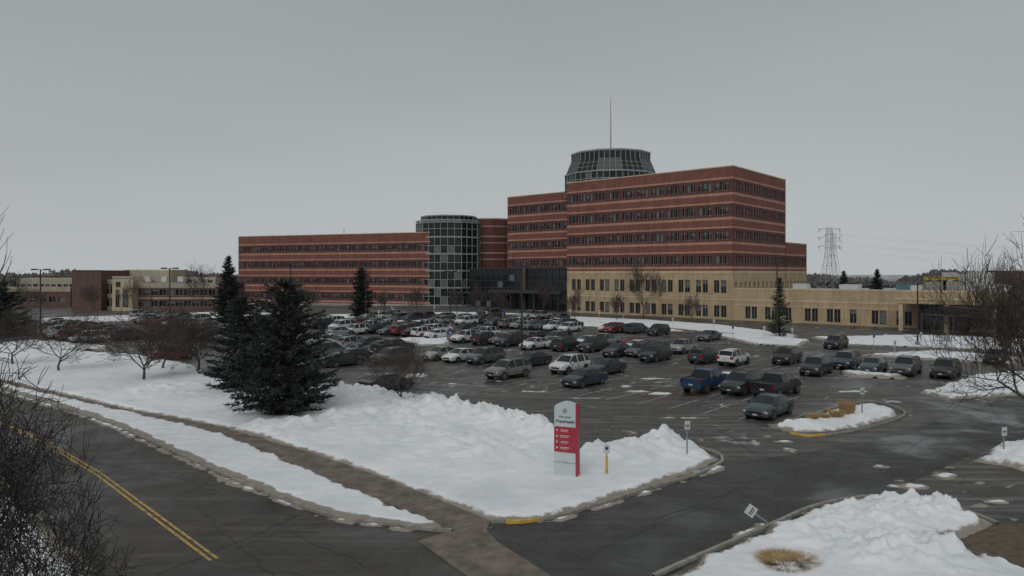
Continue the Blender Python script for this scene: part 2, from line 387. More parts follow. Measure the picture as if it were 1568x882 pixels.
# ------------------------------------------------ buildings
def fbox(mb,o,s,n,a0,a1,d0,d1,z0,z1,mat):
    """box in a facade frame: a along s, d outward along n"""
    P=lambda a,d:(o[0]+s[0]*a+n[0]*d, o[1]+s[1]*a+n[1]*d)
    poly=[P(a0,d0),P(a1,d0),P(a1,d1),P(a0,d1)]
    ar=sum(poly[i][0]*poly[(i+1)%4][1]-poly[(i+1)%4][0]*poly[i][1] for i in range(4))
    if ar<0: poly.reverse()
    mb.prism(poly,z0,z1,mat)
def bays(L,n,ws,gap,off=0.0):
    out=[];bw=(L-2*off)/n
    for i in range(n):
        c=off+bw*(i+.5); tot=sum(ws)+gap*(len(ws)-1); x=c-tot/2
        for w_ in ws: out.append((x,x+w_)); x+=w_+gap
    return out
def facade(parts,o,s,n,L,z0,z1,zones,rows,stripes,a_start=0.0,T=.35,seed=1):
    rg=random.Random(seed)
    W=parts['walls'];G=parts['windows'];B=parts['stripes']
    def zone(z):
        for a,b,mt in zones:
            if a<=z<b: return mt
        return zones[-1][2]
    cuts=sorted(set([z0,z1]+[z for a,b,_ in zones for z in(a,b) if z0<z<z1]+[z for r in rows for z in(r[0],r[1])]))
    for i in range(len(cuts)-1):
        za,zb=cuts[i],cuts[i+1]; zc=(za+zb)/2; mt=zone(zc)
        row=next((r for r in rows if r[0]<zc<r[1]),None)
        if row is None: fbox(W,o,s,n,a_start,L,-T,0,za,zb,mt)
        else:
            x=a_start; pmat=row[3] if len(row)>3 and row[3] else mt
            for (w0,w1) in row[2]:
                fbox(W,o,s,n,x,w0,-T,0,za,zb,pmat); x=w1
                fbox(G,o,s,n,w0,w1,-.26,-.18,za,za+.09,'mull'); fbox(G,o,s,n,w0,w1,-.26,-.18,zb-.09,zb,'mull')
                fbox(G,o,s,n,(w0+w1)/2-.035,(w0+w1)/2+.035,-.26,-.18,za+.09,zb-.09,'mull')
                if rg.random()<.45:
                    hb=(zb-za)*rg.choice([.3,.5,.6,.9]); fbox(G,o,s,n,w0,w1,-.33,-.28,zb-hb,zb-.01,'blind')
            fbox(W,o,s,n,x,L,-T,0,za,zb,pmat)
    for (za,zb,mt) in stripes: fbox(B,o,s,n,a_start-.04 if a_start==0 else a_start,L,.0,.05,za,zb,mt)
def newparts(): return {k:MB() for k in('walls','windows','stripes','roof','trim')}
C0=Vector(S(1122,490)); nU=Vector((-V.x,-V.y)); nV=Vector((-U.x,-U.y))
def PP(a,b): return (C0.x+U.x*a+V.x*b, C0.y+U.y*a+V.y*b)
def core(parts,a0,a1,b0,b1,z1,mat='glass',inset=.36):
    q=[PP(a0+inset,b0+inset),PP(a0+inset,b1-inset),PP(a1-inset,b1-inset),PP(a1-inset,b0+inset)][::-1]
    parts['windows'].prism(q,.0,z1-.6,mat); parts['roof'].prism(q,z1-.59,z1-.5,'roof')
FL=5.8
red_rows_c=[14.2+FL*k for k in range(4)]
HWIN=1.1
def redzones(cs,low):
    """dark brick course around each window row"""
    z=[];cur=low[-1][1] if low else 0
    for c in cs:
        z.append((cur,c-1.55,'brick')); z.append((c-1.55,c+1.5,'brickd')); cur=c+1.5
    z.append((cur,99,'brick')); return list(low)+z
def redstripes(cs,top):
    st=[]
    for c in cs:
        st.append((c-2.25,c-1.6,'salmon')); st.append((c+1.55,c+2.0,'salmon'))
    st.append((top-.2,top+.06,'tanl'))
    return st
tw=newparts(); A1=48.3;B1=33.6;TH=36.2
core(tw,0,A1,0,B1,TH)
zt=redzones(red_rows_c,[(0,11.5,'tan')]); zr=redzones(red_rows_c,[])
def trows(L,n,ws,off): return [(c-HWIN,c+HWIN*.9,bays(L,n,ws,.22,off)) for c in red_rows_c]
rowsA=[(.5,3.3,bays(A1,10,[1.35,1.35],.4,.8)),(6.2,9.3,bays(A1,10,[1.35,1.35],.4,.8))]+trows(A1,11,[.95,.95,.95],.5)
stt=[(4.6,5.0,'tanl'),(5.35,5.6,'tanl'),(10.9,11.5,'tanl')]
facade(tw,PP(0,0),U,nU,A1,0,TH,zt,rowsA,stt+redstripes(red_rows_c,TH),seed=2)
L2=B1
rowsB=[(6.0,8.8,bays(L2,12,[1.2],.3,.5))]+trows(L2,6,[1.25,1.25,1.25],.8)
facade(tw,PP(0,0),V,nV,L2,0,TH,zt,rowsB,[(4.6,5.0,'tanl'),(10.9,11.5,'tanl')]+redstripes(red_rows_c,TH),a_start=.36,seed=3)
facade(tw,PP(A1,0),V,U,B1,0,TH,zt,[],redstripes(red_rows_c,TH),a_start=.36,seed=4)
facade(tw,PP(0,B1),U,V,A1,0,TH,zt,rowsA[2:],redstripes(red_rows_c,TH),seed=5)
LB=50-B1
fbox(tw['windows'],PP(0,B1),V,nV,.36,LB-.36,-26,-.36,0,18.7,'glass'); fbox(tw['roof'],PP(0,B1),V,nV,.36,LB-.36,-26,-.36,18.71,18.8,'roof')
c=14.2
facade(tw,PP(0,B1),V,nV,LB,0,19.3,redzones([c],[(0,11.5,'tan')]),[(6.0,8.8,bays(LB,6,[1.2],.3,.4)),(c-HWIN,c+1,bays(LB,3,[1.25,1.25,1.25],.22,.6))],[(4.6,5.0,'tanl'),(10.9,11.5,'tanl')]+redstripes([c],19.3),a_start=.4,seed=6)
facade(tw,PP(0,50),nV*-1,V,26,0,19.3,redzones([c],[(0,11.5,'tan')]),[],redstripes([c],19.3),seed=7)
A2=85.2;BW=16.3
fbox(tw['windows'],PP(A1,BW),U,nU,.4,A2-A1-.36,-26,-.36,0,TH-.6,'glass'); fbox(tw['roof'],PP(A1,BW),U,nU,.4,A2-A1-.36,-26,-.36,TH-.59,TH-.5,'roof')
LW=A2-A1
facade(tw,PP(A1,BW),U,nU,LW,0,TH,zr,trows(LW,8,[1.0,1.0,1.0],.6),redstripes(red_rows_c,TH),a_start=.4,seed=8)
facade(tw,PP(A2,BW),V,U,26,0,TH,zr,[],redstripes(red_rows_c,TH),a_start=.36,seed=9)
def curtain(parts,poly,z0,z1,nv,dz,glass='glassg',r=.09,topmat='roof',mm='mull',spand=None):
    parts['windows'].prism(poly,z0,z1,glass,top=topmat)
    n=len(poly); rg=random.Random(len(poly)+int(z1))
    for i in range(n):
        a=Vector(poly[i]);b=Vector(poly[(i+1)%n]); L=(b-a).length; d=(b-a)/L; nn=Vector((d.y,-d.x))
        k=max(1,round(L/nv))
        for j in range(k): fbox(parts['trim'],a,d,nn,L*j/k-r,L*j/k+r,.002,.18,z0,z1,mm)
        z=z0;q=0
        while z<=z1-.01:
            fbox(parts['trim'],a,d,nn,0,L,.003,.12,z,min(z+.2,z1),mm)
            for j in range(k):
                if rg.random()<.15 and z+dz<z1: fbox(parts['windows'],a,d,nn,L*j/k+r,L*(j+1)/k-r,.003,.02,z+.2,z+dz,'glass' if rg.random()<.7 else 'blind')
            z+=dz;q+=1
            if spand and q%spand==0: fbox(parts['trim'],a,d,nn,0,L,.121,.16,z-.1,z+.45,mm)
        fbox(parts['trim'],a,d,nn,-.1,L+.1,.0,.3,z1-.35,z1+.05,mm)
def ngon(cx,cy,r,n,ph=0): return [(cx+r*math.cos(ph+2*math.pi*i/n),cy+r*math.sin(ph+2*math.pi*i/n)) for i in range(n)]
pc=PP(50,24.5)
curtain(tw,ngon(*pc,14.1,12,.1),34,40.8,1.7,2.2)
r0,r1,za,zb=13.9,12.3,40.85,44.6
p0=ngon(*pc,r0,12,.1);p1=ngon(*pc,r1,12,.1)
for i in range(12):
    j=(i+1)%12
    tw['windows'].add([(*p0[i],za),(*p0[j],za),(*p1[j],zb),(*p1[i],zb)],[(0,1,2,3)],'glassg')
    for t in (0,.25,.5,.75):
        q0=[p0[i][k]*(1-t)+p0[j][k]*t for k in(0,1)];q1=[p1[i][k]*(1-t)+p1[j][k]*t for k in(0,1)]
        tw['trim'].tube([(*q0,za),(*q1,zb)],[.09,.09],4,'mull')
    for t in (.35,.7):
        q0=[p0[i][k]*(1-t)+p1[i][k]*t for k in(0,1)];q1=[p0[j][k]*(1-t)+p1[j][k]*t for k in(0,1)]; zz=za*(1-t)+zb*t
        tw['trim'].tube([(*q0,zz),(*q1,zz)],[.08,.08],4,'mull')
curtain(tw,ngon(*pc,12.1,12,.1),44.4,47.2,1.5,2.3)
tw['trim'].tube([(*pc,47),(*pc,49)],[1.2,.5],8,'mull')
tw['trim'].tube([(*pc,48.5),(*pc,58),(*pc,65)],[.24,.16,.08],6,'steel')
for a0,b0,w_,d_,h_ in((12,12,5,4,1.0),(24,20,4,4,1.0),(70,28,5,4,1.0)):
    tw['roof'].prism([PP(a0,b0),PP(a0+w_,b0),PP(a0+w_,b0+d_),PP(a0,b0+d_)],TH-.5,TH-.5+h_,'offwhite')
LKo=PP(A1,6); Lk=92.5-A1
poly=[PP(A1+.1,6),PP(92.5,6),PP(92.5,16),PP(A1+.1,16)]; poly.reverse()
curtain(tw,poly,0,12.6,2.4,2.1,glass='glass',mm='metald')
fbox(tw['trim'],LKo,U,nU,2,30,.3,6.5,5.0,5.9,'metald')
for k in(3,12,21,29): fbox(tw['trim'],LKo,U,nU,k-.2,k+.2,5.8,6.2,0,5.0,'metald')
fbox(tw['walls'],LKo,U,nU,Lk*.45,Lk*.47,.3,.8,0,13.2,'brown')
group('hospital_tower_building',(C0.x,C0.y,0),tw)
an=newparts(); LA=95
oA=C0; sA=-U; AH=7.5
wins=[]
x=3.0;k=0
while x<48:
    if k%3==2: wins.append((x,x+1.3)); x+=4.2
    else: wins+= [(x,x+1.25),(x+1.5,x+2.75)]; x+=4.6
    k+=1
while x<92: wins.append((x,x+2.2)); x+=4.4
fbox(an['windows'],oA,sA,nU,.4,LA-.4,-24,-.36,0,AH-.5,'glass'); fbox(an['roof'],oA,sA,nU,.4,LA-.4,-24,-.36,AH-.49,AH-.4,'roof')
facade(an,oA,sA,nU,LA,0,AH,[(0,60,'tan')],[(.45,3.3,wins)],[(3.5,3.75,'tanl'),(4.6,5.0,'tanl'),(AH-.3,AH+.05,'tanl')],a_start=.05,seed=12)
fbox(an['walls'],oA,sA,nU,LA-.35,LA,-24,-.36,0,AH,'tan')
fbox(an['roof'],oA,sA,nU,36,52,.06,8,5.2,6.2,'tan'); fbox(an['stripes'],oA,sA,nU,35.9,52.1,8.0,8.08,5.9,6.25,'tanl')
for kx in(36.5,44,51.2): fbox(an['walls'],oA,sA,nU,kx,kx+.7,7.1,7.8,0,5.2,'tanl')
cp=[Vector(oA)+sA*39+nU*.1,Vector(oA)+sA*39+nU*4,Vector(oA)+sA*47+nU*4,Vector(oA)+sA*47+nU*.1]
curtain(an,[tuple(p) for p in cp],0,5.1,1.6,2.4,glass='glass',mm='metald')
for i in range(8):
    t0=math.pi*i/8;t1=math.pi*(i+1)/8
    f=lambda t,d:tuple(Vector(oA)+sA*(46-5*math.cos(t))+nU*d)+(3.6+1.4*math.sin(t),)
    an['roof'].add([f(t0,8.2),f(t1,8.2),f(t1,12),f(t0,12)],[(0,1,2,3)],'metald')
    an['roof'].add([f(t0,12),f(t1,12),tuple(Vector(oA)+sA*46+nU*12)+(3.6,)],[(0,1,2)],'glass')
fbox(an['walls'],oA,sA,nU,41,51,8.3,12,3.3,3.6,'metald')
for kx in(41,46,50.7): fbox(an['walls'],oA,sA,nU,kx,kx+.3,11.6,11.9,0,3.3,'metald')
fbox(an['walls'],oA,sA,nU,54,60,.06,5,0,6.6,'tan'); fbox(an['stripes'],oA,sA,nU,53.95,60.05,5.0,5.06,6.2,6.65,'tanl')
for a0,b0,w_,d_,h_ in((-14,8,3,3,1.0),(-24,12,4,3,.9),(-36,14,2,2,.8),(-52,10,6,4,1.3),(-64,8,3,3,1.2)):
    an['roof'].prism([PP(a0,b0),PP(a0+w_,b0),PP(a0+w_,b0+d_),PP(a0,b0+d_)],AH-.4,AH+h_,'offwhite')
ge=group('clinic_annex_building',(C0.x,C0.y,0),an)
def text(parent,txt,loc,rot,size,mat,name='lettering',ext=.01):
    cu=bpy.data.curves.new(name,'FONT'); cu.body=txt; cu.size=size; cu.extrude=ext; cu.align_x='CENTER'; cu.align_y='CENTER'
    cu.materials.append(M[mat]); o=bpy.data.objects.new(name,cu); scene.collection.objects.link(o)
    o.parent=parent; o.location=loc; o.rotation_euler=rot; return o
angU=math.atan2(sA[1],sA[0])
pt=Vector(oA)+sA*57+nU*5.12-C0
text(ge,'EMERGENCY',(pt.x,pt.y,5.2),(math.pi/2,0,angU),1.0,'red')

lw=newparts(); L0=Vector((-26.7,240.)); L1=Vector((-105.6,270.)); sL=(L1-L0).normalized(); nL=Vector((-sL.y,sL.x)); 
if nL.y>0: nL=-nL
LL=(L1-L0).length; WH=25.1; cs=[2.6,8.2,14.1,20.0]
zl=redzones(cs,[(0,.2,'brick')])
fbox(lw['windows'],L0,sL,nL,.36,LL-.36,-24,-.36,0,WH-.6,'glass'); fbox(lw['roof'],L0,sL,nL,.36,LL-.36,-24,-.36,WH-.59,WH-.5,'roof')
facade(lw,L0,sL,nL,LL,0,WH,zl,[(c-1.05,c+.95,bays(LL,20,[.95,.95,.95],.2,2.2)) for c in cs],redstripes(cs,WH),seed=20)
facade(lw,L1,-nL,sL,24,0,WH,zl,[],redstripes(cs,WH),a_start=.36,seed=21)
facade(lw,L0,-nL,-sL,24,0,WH,zl,[],redstripes(cs,WH),a_start=.36,seed=22)
curtain(lw,ngon(-22.5,250,11.6,10,.15),0,28.6,2.6,2.9,spand=2,r=.09)
curtain(lw,ngon(-22.5,250,9.8,10,.15),28.6,31.0,2.2,2.3)
lw['walls'].prism(ngon(-8.5,258,9.2,14),0,30.5,'brickd',top='roof')
for c in cs+[25.9]:
    for z0_,z1_ in((c-2.15,c-1.6),(c+1.55,c+1.95)):
        lw['stripes'].prism(ngon(-8.5,258,9.26,14),z0_,z1_,'salmon')
lw['stripes'].prism(ngon(-8.5,258,9.3,14),30.2,30.6,'tanl')
lw['trim'].box((-14,236,4.4),(22,6,.5),'metald',rot=-.6)
for dx in(-9,-3,3,9): lw['trim'].box((-14+dx*math.cos(.6),234.5-dx*math.sin(.6),2.1),(.4,.4,4.2),'metald')
lw['trim'].tube([(-62,258,24.5),(-62,258,27.5)],[.12,.12],5,'steel')
group('hospital_wing_building',(L0.x,L0.y,0),lw)

lc=newparts()
def fr(p,x0,x1,Y,z1,depth,mat,rows=(),stripes=(),seed=1,base=0):
    o=Vector((x0,Y)); s=Vector((1,0)); n=Vector((0,-1)); L=x1-x0
    fbox(p['windows'],o,s,n,.36,L-.36,-depth,-.36,base,z1-.4,'glass'); fbox(p['roof'],o,s,n,.36,L-.36,-depth,-.36,z1-.39,z1-.3,'roof')
    facade(p,o,s,n,L,base,z1,[(0,60,mat)],list(rows),list(stripes),a_start=.01,seed=seed)
    fbox(p['walls'],o,s,n,L-.35,L,-depth,-.36,base,z1,mat); fbox(p['walls'],o,s,n,0,.35,-depth,-.36,base,z1,mat)
X=lambda px,Y:(px-784)*Y/F
fr(lc,X(110,205),X(155,205),205,11.8,20,'brown',[],[(11.4,11.85,'brickd')])
fr(lc,X(155,208)+.2,X(203,208),208,9,18,'beige',[(1,3.6,bays(9,4,[1.9],.2,.2)),(4.8,7.8,bays(9,4,[1.9],.2,.2))],[(8.6,9.05,'tanl')])
fr(lc,X(172,203),X(203,203),203,10.0,6,'tanl',[(1.0,6.2,[(.9,2.1),(3.0,4.6)]),(6.8,8.4,[(1.0,2.4)])],[(9.3,9.6,'teal'),(9.8,10.05,'tanl')])
fr(lc,X(203,206),X(335,206),206,8.2,20,'brown',[(1,2.9,bays(25,10,[1.9],.2,.4)),(4.3,6.2,bays(25,10,[1.9],.2,.4))],[(6.6,8.2,'beige'),(3.3,3.8,'beige')])
fr(lc,X(190,220),X(262,220),220,12,10,'beige',[],[(11.5,12.05,'tanl')])
fr(lc,X(262,226),X(330,226),226,9.6,10,'beige',[(7.6,8.8,bays(14,6,[1.6],.2,.3))],[(9.2,9.65,'tanl')])
fr(lc,X(30,250),X(118,250),250,9.2,20,'beige',[(5.2,7,bays(20,9,[1.6],.2,.3))],[(8.8,9.25,'tanl')])
fr(lc,X(-120,225),X(108,225),225,6.5,20,'brown',[(1.5,3.4,bays(47,15,[2.],.2,.3))],[(5.0,6.5,'beige')])
for i in range(5): lc['roof'].box((X(205+i*25,215),214,9.1),(1.6,1.4,1.6),'offwhite')
group('clinic_building',(X(110,205),205,0),lc)
fb=newparts()
fr(fb,X(1475,300),X(1540,300),300,11.3,15,'offwhite',[],[]); group('warehouse_building',(X(1475,300),300,0),fb)
fb=newparts(); fr(fb,X(1390,330),X(1470,330),330,5.4,10,'teal',[],[]); fr(fb,X(1548,290),X(1640,290),290,12.,15,'brown',[(8,9.6,bays(25,8,[1.6],.2,.3))],[])
group('storage_building',(X(1385,330),330,0),fb)
for k in range(2):
    mb=MB(); bx=X(1428+k*26,300)
    mb.box((bx,300,8.6),(6.2,2.4,1.5),'yellow'); mb.box((bx+3.5,300,8.2),(1.0,2.2,.8),'yellow'); mb.box((bx,298.78,8.9),(5.6,.03,.5),'glass'); mb.box((bx,298.78,8.3),(6.0,.03,.08),'black')
    for wx_ in(-2,2.6): mb.tube([(bx+wx_,298.7,7.8),(bx+wx_,301.3,7.8)],[.45,.45],12,'tyre')
    mb.box((bx,300,3.67),(8.5,5,7.34),'concrete'); mb.obj('school_bus',(bx,300,0))

# ------------------------------------------------ cars
def car_mesh(kind,name):
    mb=MB()
    if kind=='sedan':
        st=[(-2.42,.66,.38,.78,.82,.55),(-2.34,.84,.26,.92,.97,.70),(-1.72,.90,.22,.97,1.06,.74),(-1.02,.92,.20,.97,1.38,.60),(-.25,.92,.20,.95,1.45,.62),(-.15,.92,.20,.95,1.45,.62),(.45,.92,.2,.93,1.42,.61),(1.25,.91,.2,.91,1.0,.76),(2.0,.88,.22,.80,.86,.68),(2.3,.80,.24,.70,.76,.6),(2.42,.62,.34,.58,.62,.5)]
        ra,rb,cw,wz,wr,wx,L=3,6,7,.33,.33,(1.45,-1.4),2.42; rg_=2
    elif kind=='suv':
        st=[(-2.36,.74,.42,.98,1.02,.64),(-2.28,.91,.32,1.08,1.14,.78),(-1.98,.94,.28,1.09,1.60,.68),(-1.3,.95,.26,1.09,1.69,.70),(-1.2,.95,.26,1.09,1.69,.70),(-.15,.95,.26,1.07,1.72,.70),(-.05,.95,.26,1.07,1.72,.70),(.55,.95,.26,1.06,1.67,.67),(1.2,.94,.26,1.04,1.13,.82),(2.0,.91,.3,.96,1.03,.76),(2.28,.86,.32,.86,.9,.7),(2.38,.7,.4,.7,.76,.6)]
        ra,rb,cw,wz,wr,wx,L=2,7,8,.37,.37,(1.45,-1.4),2.38; rg_=1
    elif kind=='van':
        st=[(-2.5,.78,.4,.98,1.02,.7),(-2.44,.95,.3,1.05,1.12,.84),(-2.25,.97,.26,1.06,1.66,.78),(-1.25,.98,.24,1.06,1.75,.8),(-1.15,.98,.24,1.06,1.75,.8),(-.05,.98,.24,1.04,1.77,.8),(.05,.98,.24,1.04,1.77,.8),(.75,.98,.24,1.02,1.68,.76),(1.6,.95,.26,1.0,1.12,.84),(2.2,.9,.3,.88,.95,.75),(2.48,.74,.36,.68,.74,.6)]
        ra,rb,cw,wz,wr,wx,L=2,7,8,.35,.35,(1.6,-1.45),2.48; rg_=1
    else:
        st=[(-2.9,.92,.5,1.18,1.2,.9),(-1.06,.96,.42,1.2,1.22,.93),(-1.0,.96,.42,1.2,1.22,.93),(-.86,.96,.42,1.2,1.80,.70),(-.1,.96,.42,1.2,1.88,.72),(0,.96,.42,1.2,1.88,.72),(.7,.96,.42,1.19,1.83,.69),(1.35,.96,.42,1.18,1.27,.86),(2.5,.94,.45,1.1,1.18,.84),(2.8,.9,.45,1.02,1.08,.8),(2.92,.8,.5,.9,.95,.7)]
        ra,rb,cw,wz,wr,wx,L=3,6,7,.42,.42,(1.85,-1.85),2.9; rg_=2
    def ring(q,sg):
        x,hw,zb,zt_,tp,th=q; mid=zb+(zt_-zb)*.55
        return [(x,0,zb),(x,sg*hw*.86,zb),(x,sg*hw*.98,zb+.14),(x,sg*hw,mid),(x,sg*hw*.96,zt_),(x,sg*th,tp),(x,0,tp+.025)]
    for sg in(1,-1):
        for i in range(len(st)-1):
            A=ring(st[i],sg);B=ring(st[i+1],sg)
            for k in range(6):
                mt='paint'
                dx=st[i+1][0]-st[i][0]
                if k==0: mt='black'
                if k==1: mt='black' if kind!='sedan' else 'paint'
                if k==4 and rg_<=i<cw and dx>.12: mt='cglass'
                if k==5 and (i==cw-1 or i==rg_): mt='cglass'
                if kind=='pickup' and k==5 and i==0: mt='black'
                f=[A[k],B[k],B[k+1],A[k+1]]
                if sg>0: f=f[::-1]
                mb.add(f,[(0,1,2,3)],mt)
    for q,fl in((st[0],1),(st[-1],0)):
        x,hw,zb,zt_,tp,th=q; mid=zb+(zt_-zb)*.55
        pts=[(x,-hw*.86,zb),(x,hw*.86,zb),(x,hw*.98,zb+.14),(x,hw,mid),(x,hw*.96,zt_),(x,th,tp),(x,-th,tp),(x,-hw*.96,zt_),(x,-hw,mid),(x,-hw*.98,zb+.14)]
        mb.add(pts,[tuple(range(10)) if not fl else tuple(reversed(range(10)))],'paint')
    for sg in(1,-1):
        a=st[cw];b=st[cw-1]; mb.tube([(a[0],sg*a[5],a[4]-.01),(b[0],sg*b[5],b[4]-.01),(st[ra][0],sg*st[ra][5],st[ra][4]-.01),(st[rg_][0],sg*st[rg_][5],st[rg_][4]-.01)],[.028]*4,4,'paint')
        if kind in('suv',): mb.tube([(.4,sg*.6,1.75),(-1.8,sg*.6,1.70)],[.022,.022],4,'black')
        mb.box((a[0]-.22,sg*(a[1]+.1),a[3]+.09),(.14,.2,.15),'paint')
        hz=st[-2][3]-.1
        mb.box((L-.16,sg*(st[-2][1]-.16),hz),(.22,.34,.13),'lamp')
        tz=st[1][3]-.14
        mb.box((-L+.08,sg*(st[1][1]-.17),tz),(.16,.3,.2 if kind!='suv' else .3),'tail')
        for dxs in ((.95,-.1,-1.05) if kind!='pickup' else (1.1,.0,-.95)):
            mb.box((dxs,sg*(st[5][1]+.001),.66),(.018,.014,.62),'black')
        for dxs in(-.3,-1.2) if kind!='pickup' else (-.2,-.8): mb.box((dxs+.12,sg*(st[5][1]*.985+.012),st[5][3]-.17),(.16,.02,.03),'chrome')
        for w_ in wx:
            y=sg*st[5][1]
            mb.tube([(w_,y-sg*.25,wz),(w_,y+sg*.006,wz)],[wr+.075]*2,18,'black')
            mb.tube([(w_,y-sg*.2,wz),(w_,y+sg*.02,wz),(w_,y+sg*.03,wz)],[wr,wr,wr*.9],18,'tyre')
            mb.tube([(w_,y,wz),(w_,y+sg*.036,wz)],[wr*.62]*2,10,'rim')
            mb.tube([(w_,y,wz),(w_,y+sg*.04,wz)],[wr*.16]*2,6,'black')
            for sp in range(5):
                t=sp*2*math.pi/5; mb.box((w_+math.cos(t)*wr*.38,y+sg*.037,wz+math.sin(t)*wr*.38),(.07,.006,.07),'black')
    zz=(st[-1][2]+st[-1][3])/2
    mb.box((L-.02,0,zz+.08),(.06,.95,.16),'black'); mb.box((L-.03,0,zz-.12),(.1,1.2,.1),'black')
    mb.box((L+.015,0,zz-.04),(.02,.32,.1),'lamp')
    mb.box((-L-.005,0,.62 if kind=='sedan' else .8),(.02,.34,.12),'lamp'); mb.box((-L+.02,0,st[0][2]+.05),(.1,1.3,.14),'black')
    if kind=='pickup':
        mb.box((-1.98,0,1.22),(1.7,1.5,.02),'black')
        for sg in(1,-1): mb.box((-1.98,sg*.88,1.25),(1.85,.12,.08),'paint')
        mb.box((-2.85,0,1.22),(.1,1.7,.1),'paint')
    return mb.mesh(name,smooth=38)
CM={k:car_mesh(k,k+'_body') for k in('sedan','suv','van','pickup')}
NM={'sedan':'parked_car','suv':'parked_suv','van':'parked_minivan','pickup':'pickup_truck'}
cols={'black':(.010,.010,.012),'dk':(.024,.027,.032),'navy':(.013,.021,.042),'grey':(.085,.09,.095),'silver':(.28,.29,.30),'white':(.62,.63,.64),'red':(.19,.014,.018),'blue':(.010,.045,.12),'teal':(.030,.050,.060),'brown':(.05,.038,.03),'gold':(.17,.165,.15)}
angV=math.atan2(V.y,V.x)
placed=[]
def car(xy,kind,col,rev=True,rot=0,sc=1.13):
    o=bpy.data.objects.new(NM[kind],CM[kind]); scene.collection.objects.link(o)
    o.location=(xy[0],xy[1],0.005); o.rotation_euler=(0,0,angV+(math.pi if rev else 0)+rot+R.uniform(-.03,.03)); o.scale=(sc,sc*.99,sc*R.uniform(.97,1.01))
    o.color=(*cols[col],1); placed.append(xy)
CL=[(1178,636,'sedan','teal',1),(1082,597,'pickup','blue',0),(1135,601,'suv','dk',1),(1190,605,'pickup','black',0),(895,590,'sedan','navy',1),(778,578,'suv','gold',1),(873,570,'suv','white',1),(928,572,'sedan','dk',1),(815,560,'sedan','black',1),(743,556,'suv','grey',1),(707,553,'sedan','white',1),(675,550,'sedan','silver',1),(600,556,'suv','grey',1),(545,553,'sedan','black',0),(592,598,'sedan','black',0),
(1004,552,'suv','dk',1),(1045,540,'suv','silver',1),(1080,555,'suv','teal',0),(1124,558,'suv','white',0),(1086,521,'sedan','grey',1),(1012,540,'sedan','grey',1),(1205,556,'suv','black',1),(1280,533,'suv','black',1),(1250,573,'suv','dk',1),(1296,563,'suv','teal',1),(1337,569,'sedan','teal',1),(1388,573,'suv','grey',1),(1448,577,'suv','dk',1),(1525,555,'sedan','dk',1),
(946,545,'sedan','dk',1),(975,533,'sedan','red',0),(940,510,'suv','red',1),(1008,513,'suv','black',1),(908,538,'suv','dk',1),(868,537,'suv','dk',0),(850,532,'sedan','silver',1),(820,534,'sedan','white',1),(780,530,'suv','dk',1),(745,527,'suv','dk',0),(714,524,'suv','white',1),
(545,512,'suv','white',1),(566,506,'suv','white',1),(520,514,'sedan','silver',0),(265,550,'sedan','red',0),(600,512,'sedan','grey',1),(632,511,'suv','grey',0),(652,505,'suv','white',1),(525,560,'sedan','black',0)]
for x,y,k,c_,rv in CL: car(S(x,y),k,c_,bool(rv))
pal=['black','dk','silver','navy','grey','silver','white','teal','black','grey','white','red','gold','dk','silver','white']
def free(xy,d=2.6): return all((xy[0]-a[0])**2+(xy[1]-a[1])**2>d*d for a in placed)
def fill(q,p0,p1,prob):
    p=p0+1.4
    while p<p1:
        xy=PQ(p,q+R.uniform(-.35,.35))
        if R.random()<prob and free(xy): car(xy,R.choice(['sedan','suv','suv','van','sedan','suv','pickup']) ,R.choice(pal),R.random()<.6,sc=R.uniform(1.04,1.13))
        p+=3.0
fill(80.2,44,142,.88); fill(87,48,142,.8); fill(61,74,132,.85); fill(53.5,78,130,.8)
fill(105,74,140,.6); fill(111,66,140,.6); fill(130,86,125,.5)
fill(39,122,170,.9); fill(45,122,165,.9); fill(20,150,185,.9); fill(27,145,185,.85); fill(5,165,200,.9); fill(62,140,170,.6)
fill(70,150,185,.6)
# ------------------------------------------------ trees
def bare_tree(name,base,height,spread,seed,kids=(5,4,4,4,3),r0=.14,mat='bark',up=.12,twigr=.008,wig=.3,shr=(.6,.9),pct=93,droop=0,t0=1.0):
    rg=random.Random(seed); lines=[]
    def rv(): return Vector((rg.gauss(0,1),rg.gauss(0,1),rg.gauss(0,1)))
    def grow(p,d,L,r,l):
        seg=4 if l<4 else 3; pts=[p.copy()]; rs=[r]; spawn=[]
        rend=max(twigr*.6,r*.55)
        for k in range(seg):
            d=(d+rv()*wig*.45+Vector((0,0,up-(droop if l>=4 else 0)))).normalized(); p=p+d*L/seg; pts.append(p.copy()); rs.append(r+(rend-r)*(k+1)/seg); spawn.append((p.copy(),d.copy(),rs[-1]))
        lines.append((pts,rs,l))
        if l<len(kids):
            n=kids[l]
            for c in range(n):
                q,dd,rr_=spawn[-1] if c<2 else spawn[rg.randrange(max(0,0 if l else 2),seg)]
                ax=rv().cross(dd).normalized(); ang=rg.uniform(.35,1.0) if l else rg.uniform(.45,1.15)
                nd=(Matrix.Rotation(ang,3,ax)@dd).normalized()
                grow(q,nd,L*rg.uniform(*shr) if l else rg.uniform(.9,1.4),max(twigr,rr_*rg.uniform(.55,.8)),l+1)
    grow(Vector((0,0,0)),Vector((0,0,1)),t0,r0,0)
    allp=np.array([tuple(p) for l in lines for p in l[0]]); zm=np.percentile(allp[:,2],98.5); rm=np.percentile(np.hypot(allp[:,0],allp[:,1]),pct)
    sx=spread/rm; sz=height/zm
    mb=MB()
    for pts,rs,l in lines:
        mb.tube([(base[0]+p.x*sx,base[1]+p.y*sx,max(p.z*sz,.02 if l else -.05)-(.05 if l==0 else 0)) for p in pts],rs,7 if l==0 else (5 if l<2 else 3),mat,cap=False)
    return mb.obj(name,(base[0],base[1],0))
